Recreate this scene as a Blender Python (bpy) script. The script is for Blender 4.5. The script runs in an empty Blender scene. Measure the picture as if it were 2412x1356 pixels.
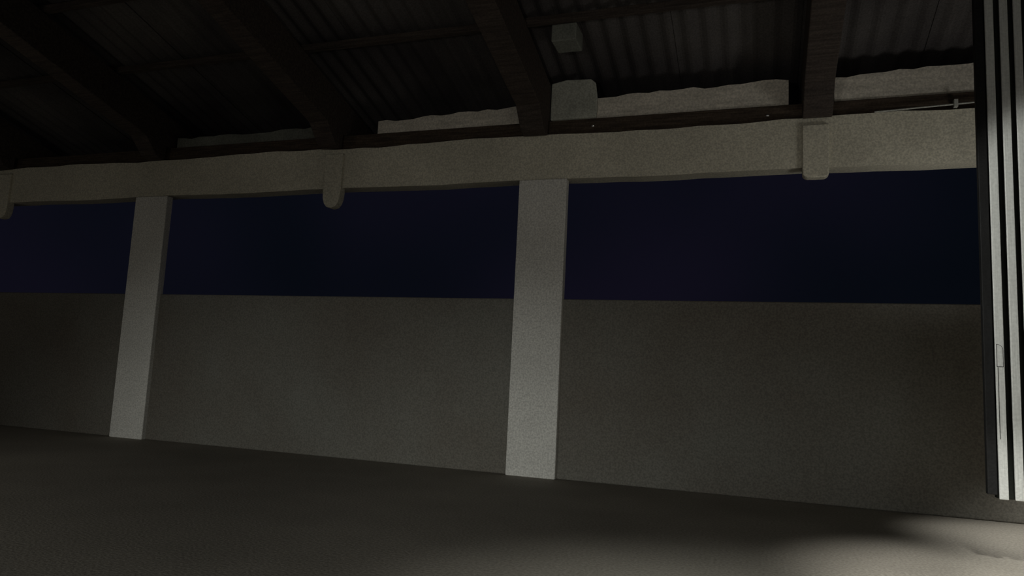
import bpy, bmesh, math, random
from mathutils import Vector, Matrix
random.seed(7)
S = bpy.context.scene
COL = S.collection

# ------------------------------------------------------------------ camera, world, lamps, exposure
YAW, PITCH, ROLL = 0.3338, 0.1196, 0.0488
CAM_H = 0.824
cd = bpy.data.cameras.new('camera'); cam = bpy.data.objects.new('camera', cd); COL.objects.link(cam)
cd.sensor_width = 36.0; cd.lens = 36.0 * 1700.0 / 2412.0
fwd = Vector((-math.sin(YAW) * math.cos(PITCH), math.cos(YAW) * math.cos(PITCH), math.sin(PITCH)))
rgt0 = Vector((math.cos(YAW), math.sin(YAW), 0)); up0 = rgt0.cross(fwd)
rgt = math.cos(ROLL) * rgt0 + math.sin(ROLL) * up0
up = -math.sin(ROLL) * rgt0 + math.cos(ROLL) * up0
m = Matrix((rgt, up, -fwd)).transposed().to_4x4(); m.translation = (0, 0, CAM_H)
cam.matrix_world = m
S.camera = cam

w = bpy.data.worlds.new('night_sky'); S.world = w; w.use_nodes = True
nt = w.node_tree; bg = nt.nodes['Background']
tc = nt.nodes.new('ShaderNodeTexCoord'); nz = nt.nodes.new('ShaderNodeTexNoise'); rp = nt.nodes.new('ShaderNodeValToRGB')
sm = nt.nodes.new('ShaderNodeMapping'); sm.inputs['Location'].default_value = (1.7, 2.4, 0.3)
nz.inputs['Scale'].default_value = 1.6; nz.inputs['Detail'].default_value = 2
nt.links.new(tc.outputs['Generated'], sm.inputs['Vector']); nt.links.new(sm.outputs['Vector'], nz.inputs['Vector']); nt.links.new(nz.outputs['Fac'], rp.inputs['Fac'])
rp.color_ramp.elements[0].position = 0.35; rp.color_ramp.elements[0].color = (0.0016, 0.0026, 0.0045, 1)
rp.color_ramp.elements[1].position = 0.65; rp.color_ramp.elements[1].color = (0.0056, 0.0046, 0.0110, 1)
nt.links.new(rp.outputs['Color'], bg.inputs['Color']); bg.inputs['Strength'].default_value = 1.0

def spot(name, loc, target, energy, half_deg, blend, col, r=0.08):
    d = bpy.data.lights.new(name, 'SPOT'); d.energy = energy; d.spot_size = math.radians(half_deg * 2)
    d.spot_blend = blend; d.color = col; d.shadow_soft_size = r
    o = bpy.data.objects.new(name, d); COL.objects.link(o); o.location = loc
    o.rotation_euler = (Vector(target) - Vector(loc)).to_track_quat('-Z', 'Y').to_euler()
def point(name, loc, energy, col, r=0.2):
    d = bpy.data.lights.new(name, 'POINT'); d.energy = energy; d.color = col; d.shadow_soft_size = r
    o = bpy.data.objects.new(name, d); COL.objects.link(o); o.location = loc

LAMPS = [
    ('S', 'left_column_fill', (-3.5, -5.0, 1.0), (-4.0, 5.8, -2.0), 740, 24, 1.0, (0.97, 1.0, 0.95), 0.1),  # unseen fill added to brighten the lower ends of the columns
    ('S', 'right_column_fill', (-0.5, -2.5, 0.9), (-1.05, 5.8, -1.3), 321.5, 23, 1.0, (0.97, 1.0, 0.95), 0.1),  # added fill for the right column foot and nearby wall, no fixture there
    ('P', 'right_fill', (1.5, 0.4, 1.5), 15, (1.0, 0.99, 0.92), 0.3),  # invented point source that lifts the beam and right wall
    ('P', 'ambient_fill', (0.3, -1.0, 2.2), 11, (1.0, 0.95, 0.80), 0.2),  # added ambient fill behind the camera
    ('P', 'side_fill', (-6.0, 1.5, 1.6), 14.5, (1.0, 0.95, 0.80), 0.2),  # fill added out of view to brighten the left side
    ('S', 'door_lamp', (-1.0, 1.8, 2.2), (2.46, 3.8, 0.98), 260, 27.5, 0.22, (0.99, 1.0, 0.95), 0.05),
    ('S', 'floor_pool_fill', (0.0, 2.4, 2.2), (0.0, 2.55, 0.0), 75, 38, 1.0, (0.97, 1.0, 0.95), 0.08),  # unseen spot added for the left part of the floor pool
    ('S', 'pool_fill_front', (1.12, 3.70, 1.4), (1.12, 3.78, 0.0), 80, 40, 0.75, (1.0, 1.0, 0.95), 0.05),  # added spot in front of the door, brightens the floor pool
    ('S', 'pool_fill_back', (1.95, 5.0, 1.5), (1.85, 5.05, 0.0), 85, 36, 0.7, (1.0, 1.0, 0.95), 0.05),  # added spot behind the door, extends the floor pool to the right
    ('P', 'left_wall_fill', (-9.2, 3.0, 0.8), 6.5, (1.0, 0.95, 0.80), 0.3),  # fill put in only to lift the far left wall
    ('S', 'beam_fill', (2.0, 4.75, 1.3), (0.6, 5.8, 2.95), 25, 46, 1.0, (1.0, 1.0, 0.96), 0.25),  # unseen upward spot added to brighten the right end of the beam
    ('S', 'eaves_fill', (-1.2, -0.5, 1.2), (-1.6, 5.8, 3.6), 52.2, 34, 1.0, (1.0, 0.97, 0.9), 0.1),  # added upward fill for the boards and timbers under the eaves
]
for L in LAMPS:
    if L[0] == 'S': spot(*L[1:])
    else: point(*L[1:])

S.view_settings.view_transform = 'Standard'; S.view_settings.look = 'None'
S.view_settings.gamma = 1.0; S.view_settings.use_curve_mapping = False
S.view_settings.exposure = 0.0

# ------------------------------------------------------------------ helpers
def mat(name, col, rough=0.8, metal=0.0, var=0.25, scale=3.0, grain=0.12, gscale=70.0, bump=0.15, tint=None, streak=None):
    M = bpy.data.materials.new(name); M.use_nodes = True
    n, l = M.node_tree.nodes, M.node_tree.links
    b = n['Principled BSDF']; b.inputs['Roughness'].default_value = rough; b.inputs['Metallic'].default_value = metal
    b.inputs['Specular IOR Level'].default_value = 0.2
    t = n.new('ShaderNodeTexCoord'); mp = n.new('ShaderNodeMapping')
    if streak: mp.inputs['Scale'].default_value = streak
    l.new(t.outputs['Object'], mp.inputs['Vector'])
    a = n.new('ShaderNodeTexNoise'); a.inputs['Scale'].default_value = scale; a.inputs['Detail'].default_value = 3
    g = n.new('ShaderNodeTexNoise'); g.inputs['Scale'].default_value = gscale; g.inputs['Detail'].default_value = 1
    l.new(mp.outputs[0], a.inputs['Vector']); l.new(t.outputs['Object'], g.inputs['Vector'])
    r = n.new('ShaderNodeValToRGB'); e = r.color_ramp.elements
    c2 = tint or tuple(min(1, c * (1 + var)) for c in col)
    e[0].position = 0.32; e[0].color = (*[c * (1 - var) for c in col], 1)
    e[1].position = 0.68; e[1].color = (*c2, 1)
    l.new(a.outputs['Fac'], r.inputs['Fac'])
    mr = n.new('ShaderNodeMapRange'); mr.inputs['From Min'].default_value = 0.3; mr.inputs['From Max'].default_value = 0.7
    mr.inputs['To Min'].default_value = 1 - 2 * grain; mr.inputs['To Max'].default_value = 1 + grain
    l.new(g.outputs['Fac'], mr.inputs['Value'])
    mx = n.new('ShaderNodeMix'); mx.data_type = 'RGBA'; mx.blend_type = 'MULTIPLY'; mx.inputs[0].default_value = 1
    l.new(r.outputs['Color'], mx.inputs[6]); l.new(mr.outputs[0], mx.inputs[7])
    l.new(mx.outputs[2], b.inputs['Base Color'])
    bp = n.new('ShaderNodeBump'); bp.inputs['Strength'].default_value = bump; bp.inputs['Distance'].default_value = 0.01
    l.new(g.outputs['Fac'], bp.inputs['Height']); l.new(bp.outputs['Normal'], b.inputs['Normal'])
    return M

M_white = mat('white_plaster', (0.72, 0.70, 0.65), var=0.08, scale=1.6)
M_beam = mat('cream_plaster', (0.62, 0.58, 0.47), var=0.12, scale=1.2)
M_wall = mat('beige_render', (0.19, 0.17, 0.142), var=0.16, scale=0.9, tint=(0.20, 0.195, 0.17))
M_floor = mat('worn_concrete', (0.29, 0.265, 0.225), var=0.16, scale=0.8)
M_wood = mat('dark_timber', (0.055, 0.043, 0.036), var=0.3, scale=4, streak=(1, 12, 12))
M_plate = mat('brown_timber', (0.062, 0.045, 0.032), var=0.35, scale=4, streak=(1, 14, 14))
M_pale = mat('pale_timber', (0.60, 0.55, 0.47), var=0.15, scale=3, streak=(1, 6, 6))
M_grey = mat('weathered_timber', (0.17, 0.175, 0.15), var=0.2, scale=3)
M_strut = mat('grey_green_timber', (0.42, 0.42, 0.36), var=0.2, scale=3)
M_roof = mat('stained_roof_sheet', (0.055, 0.048, 0.050), var=0.4, scale=0.8, tint=(0.100, 0.091, 0.086))
M_alu = mat('brushed_aluminium', (0.66, 0.67, 0.64), rough=0.5, metal=0.25, var=0.10, scale=6, grain=0.05, streak=(30, 30, 1))
M_dark = mat('dark_frame', (0.012, 0.012, 0.012), rough=0.6, var=0.2)
M_groove = mat('shaded_groove', (0.018, 0.021, 0.017), rough=0.6, var=0.15, grain=0.08)  # near-black, shade of the recesses put into the colour
M_steel = mat('glint_metal', (0.9, 0.9, 0.88), rough=0.25, metal=0.9, var=0.02, grain=0.0)  # shiny metal for the added glint dots
M_cond = mat('grey_plastic_conduit', (0.42, 0.42, 0.38), rough=0.5, var=0.05)

def link(name, bm, material, parent=None, bevel=0.0):
    bmesh.ops.recalc_face_normals(bm, faces=bm.faces)
    me = bpy.data.meshes.new(name); bm.to_mesh(me); bm.free(); me.materials.append(material)
    o = bpy.data.objects.new(name, me); COL.objects.link(o)
    if parent: o.parent = parent
    if bevel:
        md = o.modifiers.new('edge_rounding', 'BEVEL'); md.width = bevel; md.segments = 3; md.limit_method = 'ANGLE'
    return o
def box(bm, x0, x1, y0, y1, z0, z1):
    v = [bm.verts.new((x, y, z)) for z in (z0, z1) for x, y in ((x0, y0), (x1, y0), (x1, y1), (x0, y1))]
    for f in ((3, 2, 1, 0), (4, 5, 6, 7), (0, 1, 5, 4), (1, 2, 6, 5), (2, 3, 7, 6), (3, 0, 4, 7)):
        bm.faces.new([v[i] for i in f])
def boxes(*bs):
    bm = bmesh.new()
    for b in bs: box(bm, *b)
    return bm
def prism_y(pts, y0, y1):                 # outline in x,z pushed along y
    bm = bmesh.new()
    a = [bm.verts.new((x, y0, z)) for x, z in pts]; b = [bm.verts.new((x, y1, z)) for x, z in pts]
    bm.faces.new(a); bm.faces.new(b[::-1]); n = len(pts)
    for i in range(n): bm.faces.new((a[i], b[i], b[(i + 1) % n], a[(i + 1) % n]))
    return bm
def prism_x(pts, x0, x1):                 # outline in y,z pushed along x
    bm = bmesh.new()
    a = [bm.verts.new((x0, y, z)) for y, z in pts]; b = [bm.verts.new((x1, y, z)) for y, z in pts]
    bm.faces.new(a); bm.faces.new(b[::-1]); n = len(pts)
    for i in range(n): bm.faces.new((a[i], b[i], b[(i + 1) % n], a[(i + 1) % n]))
    return bm
def tube_x(bm, x0, x1, y, z0, z1, r, n=10):
    rings = []
    for x, z in ((x0, z0), (x1, z1)):
        rings.append([bm.verts.new((x, y + r * math.cos(2 * math.pi * i / n), z + r * math.sin(2 * math.pi * i / n))) for i in range(n)])
    for i in range(n): bm.faces.new((rings[0][i], rings[1][i], rings[1][(i + 1) % n], rings[0][(i + 1) % n]))
    bm.faces.new(rings[0]); bm.faces.new(rings[1][::-1])
def tag(o, label, cat, group=None):
    o['label'] = label; o['category'] = cat
    if group: o['group'] = group
    return o
def thing(name, label, cat, loc=(0, 0, 0), group=None):
    o = bpy.data.objects.new(name, None); COL.objects.link(o); o.location = loc
    return tag(o, label, cat, group)
def struct(o): o['kind'] = 'structure'; return o

# ------------------------------------------------------------------ measures (metres)
D = 5.79            # front face of the beam
H = 2.50            # underside of the beam
BT = 2.896          # top of the beam
WT = 1.475          # top of the low wall
SLOPE = 0.27        # the roof climbs towards the house
RZ = 3.42           # roof underside at the beam
def roof_z(y): return RZ + SLOPE * (D - y)

# ------------------------------------------------------------------ setting
struct(link('floor', boxes((-13, 6, -3, 9, -0.2, 0)), M_floor))
struct(link('wall_front', boxes((-13, 6, D + 0.035, D + 0.155, 0, WT)), M_wall, bevel=0.012))
struct(link('wall_right', boxes((2.62, 2.77, -1.0, 5.80, 0, 4.3)), M_wall))

ceiling = bpy.data.objects.new('ceiling', None); COL.objects.link(ceiling); struct(ceiling)
x = -11.6
SHEET_Y0, SHEET_Y1 = -0.6, 6.75
wv = 0.152
k = 0
while x < 4.4:
    bm = bmesh.new(); rows = []
    nseg = 6 * 8
    dz = 0.010 * (k % 2)
    for yy in (SHEET_Y0, SHEET_Y1):
        row = []
        for i in range(nseg + 1):
            xx = x + 6.15 * wv * i / nseg
            row.append(bm.verts.new((xx, yy, roof_z(yy) + 0.045 + dz + 0.015 * math.sin(2 * math.pi * (xx - x) / wv))))
        rows.append(row)
    for i in range(nseg): bm.faces.new((rows[0][i], rows[0][i + 1], rows[1][i + 1], rows[1][i]))
    o = link('roof_sheet', bm, M_roof, ceiling)
    md = o.modifiers.new('thickness', 'SOLIDIFY'); md.thickness = 0.004
    x += 6 * wv; k += 1

# ------------------------------------------------------------------ columns and beam
def column(x0, x1, label):
    t = thing('white_column', label, 'column', ((x0 + x1) / 2, D, 0), 'white columns of the porch')
    hw = (x1 - x0) / 2
    bm = boxes((-hw, hw, -0.012, 0.07, 0, H + 0.002))
    link('shaft', bm, M_white, t, 0.008)
    return t
column(-1.985, -1.560, 'wide white column nearest the aluminium door frame, lit brightest at its foot')
column(-6.275, -5.850, 'white column farther left, thinner in the picture, pale only at its lower end')

bm = bmesh.new()
nx = 90
prof = [(D, H), (D, BT), (D + 0.20, BT), (D + 0.20, H + 0.01)]
rings = []
for i in range(nx + 1):
    xx = -12 + 14.6 * i / nx
    jt = 0.010 * math.sin(xx * 2.3) + 0.007 * random.uniform(-1, 1); jb = 0.006 * math.sin(xx * 3.1 + 1) + 0.003 * random.uniform(-1, 1)
    rings.append([bm.verts.new((xx, p[0], p[1] + (jt if p[1] > 2.7 else jb))) for p in prof])
for i in range(nx):
    for j in range(4): bm.faces.new((rings[i][j], rings[i + 1][j], rings[i + 1][(j + 1) % 4], rings[i][(j + 1) % 4]))
bm.faces.new(rings[0]); bm.faces.new(rings[-1][::-1])
beam = link('plaster_beam', bm, M_beam)
tag(beam, 'long cream plastered beam resting on the two white columns under the roof', 'beam')

def corbel(xc, hw, drop, tip, label):
    z1 = BT - 0.06; z0 = H - drop
    pts = [(xc - hw, z1)]
    for i in range(9):
        a = math.pi + math.pi * i / 8
        pts.append((xc + hw * math.copysign(abs(math.cos(a)) ** tip, math.cos(a)), z0 + drop * 0.95 * (1 - abs(math.sin(a)) ** tip)))
    pts.append((xc + hw, z1))
    o = link('corbel_block', prism_y(pts, D - 0.028, D + 0.06), M_beam, None, 0.008)
    return tag(o, label, 'corbel', 'corbel blocks on the beam')
corbel(0.392, 0.095, 0.080, 0.45, 'broad blunt corbel block on the beam between right column and aluminium frame')
corbel(-3.862, 0.098, 0.190, 0.80, 'tapered round-tipped corbel block hanging from the beam midway between the two columns')
corbel(-8.265, 0.110, 0.180, 0.70, 'corbel block at the left edge of the picture, left of the thinner column')

# ------------------------------------------------------------------ roof timber
bm = boxes((-12, 2.6, D + 0.03, D + 0.17, BT - 0.01, 3.030))
plate = link('wall_plate', bm, M_plate, None, 0.006)
tag(plate, 'dark brown timber plate lying along the top of the cream beam', 'timber')
for xx, zz in ((-1.36, 2.962), (0.045, 2.951)):
    bm = bmesh.new(); bmesh.ops.create_uvsphere(bm, u_segments=10, v_segments=6, radius=0.012)
    n = link('glint_dot', bm, M_steel, plate); n.location = (xx, D + 0.028, zz); n.scale = (1.2, 0.6, 0.8); n['label'] = 'bright dot added as a glint'  # added dots imitate pinpoint glints on the plate

rlabels = ['dark rafter at the far left above the left edge corbel block', 'dark rafter end above the thinner white column at left',
           'dark rafter above the tapered corbel midway between the columns', 'dark rafter end with rounded foot over the wide white column',
           'dark rafter above the broad blunt corbel near the aluminium frame']
for xx, lb, hw in zip((-8.22, -6.02, -3.88, -1.845, 0.40), rlabels, (0.10, 0.10, 0.10, 0.105, 0.105)):
    ye, y0 = D - 0.12, 0.0
    dp = 0.46
    e = D + 0.6
    pts = [(y0, roof_z(y0) - 0.07), (e, roof_z(e) - 0.07), (e, roof_z(e) - 0.19), (D + 0.10, 3.032), (D - 0.02, 3.028), (D - 0.03, 2.885), (D - 0.07, 2.872), (D - 0.15, 2.90),
           (D - 0.30, roof_z(D - 0.30) - dp + 0.02), (y0, roof_z(y0) - dp + 0.05)]
    o = link('rafter', prism_x(pts, xx - hw, xx + hw), M_wood, None, 0.008)
    tag(o, lb, 'rafter', 'dark rafters under the roof')

# pale boards standing on the plate between the rafters
def eaves_board(x0, x1, h0, h1, label, material=None):
    n = max(6, int((x1 - x0) / 0.09)); pts = [(x0, 3.029), (x1, 3.029)]
    for i in range(n + 1):
        f = i / n; pts.append((x1 + (x0 - x1) * f, 3.029 + h1 + (h0 - h1) * f + random.uniform(-0.012, 0.012)))
    o = link('eaves_board', prism_y(pts, D + 0.045, D + 0.075), material or M_pale)
    return tag(o, label, 'board', 'pale boards above the plate')
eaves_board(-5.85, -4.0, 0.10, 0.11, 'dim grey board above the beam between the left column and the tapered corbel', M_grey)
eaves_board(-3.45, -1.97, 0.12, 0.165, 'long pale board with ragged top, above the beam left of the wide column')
eaves_board(-1.72, 0.20, 0.18, 0.215, 'pale ragged board above the beam between wide column rafter and blunt corbel rafter')
eaves_board(0.53, 1.62, 0.20, 0.23, 'pale board above the beam and conduit, touching the aluminium door frame at right')

stub = link('strut_board', prism_y([(-1.735, 3.031), (-1.33, 3.031), (-1.325, 3.20), (-1.345, 3.34), (-1.385, 3.375), (-1.60, 3.385), (-1.735, 3.36)], D + 0.005, D + 0.04), M_strut, None, 0.01)
tag(stub, 'grey-green upright board on the timber plate, beside the rafter over the wide column', 'board')

for yy in (5.10, 4.30):
    zr = roof_z(yy)
    link('purlin', boxes((-12, 2.6, yy - 0.03, yy + 0.03, zr - 0.056, zr - 0.002)), M_wood, ceiling, 0.004)
cleat = link('cleat_block', boxes((-1.56, -1.36, 5.14, 5.36, 3.42, 3.56)), M_grey, None, 0.01)
tag(cleat, 'small grey block under the roof, above the grey-green upright board', 'block')

# ------------------------------------------------------------------ conduit along the top of the beam
c = thing('conduit', 'thin pale conduit pipe running along the beam top beside the aluminium frame', 'conduit', (0.9, D - 0.012, BT))
bm = bmesh.new(); tube_x(bm, -0.10, 0.95, 0.0, 0.012, 0.052, 0.006); link('pipe', bm, M_cond, c)
link('clip', boxes((0.42, 0.445, -0.014, 0.03, 0.01, 0.065)), M_cond, c)

# ------------------------------------------------------------------ stacked aluminium sliding door at the right
door = bpy.data.objects.new('door_1', None); COL.objects.link(door); struct(door)
YD = 4.34
door.location = (0, YD, 0)
Z0, Z1 = 0.320, 3.78
def bar(name, x0, x1, y0, y1, material, z0=Z0, z1=Z1, bev=0.004):
    return link(name, boxes((x0, x1, y0, y1, z0, z1)), material, door, bev)
bar('jamb', 1.101, 1.145, 0.012, 0.05, M_dark, z0=Z0 + 0.02)
bar('backing_channel', 1.150, 1.475, 0.045, 0.09, M_groove)  # its dark colour stands in for shade in the gaps between stiles
for i, (a, b) in enumerate(((1.149, 1.190), (1.218, 1.257), (1.282, 1.320), (1.350, 1.388), (1.416, 1.454))):
    s = bar('stile', a, b, 0.0, 0.014, M_alu)
    if i == 0:
        s['label'] = 'outermost aluminium stile with a lock plate'
        arc = [(1.154, 0.985), (1.184, 0.985)] + [(1.154 + 0.030 * math.cos(t), 1.075 + 0.028 * math.sin(t)) for t in [0.26 * q for q in range(7)]]
        o = link('lock_rebate', prism_y(arc, -0.0012, 0.004), M_dark, s)
        arc2 = [(1.1565, 0.988), (1.1815, 0.988)] + [(1.1565 + 0.0250 * math.cos(t), 1.074 + 0.026 * math.sin(t)) for t in [0.26 * q for q in range(7)]]
        link('lock_plate', prism_y(arc2, -0.003, 0.003), M_alu, s)
        link('edge_seam', boxes((1.158, 1.1605, -0.0010, 0.004, 0.62, 0.984)), M_groove, s)
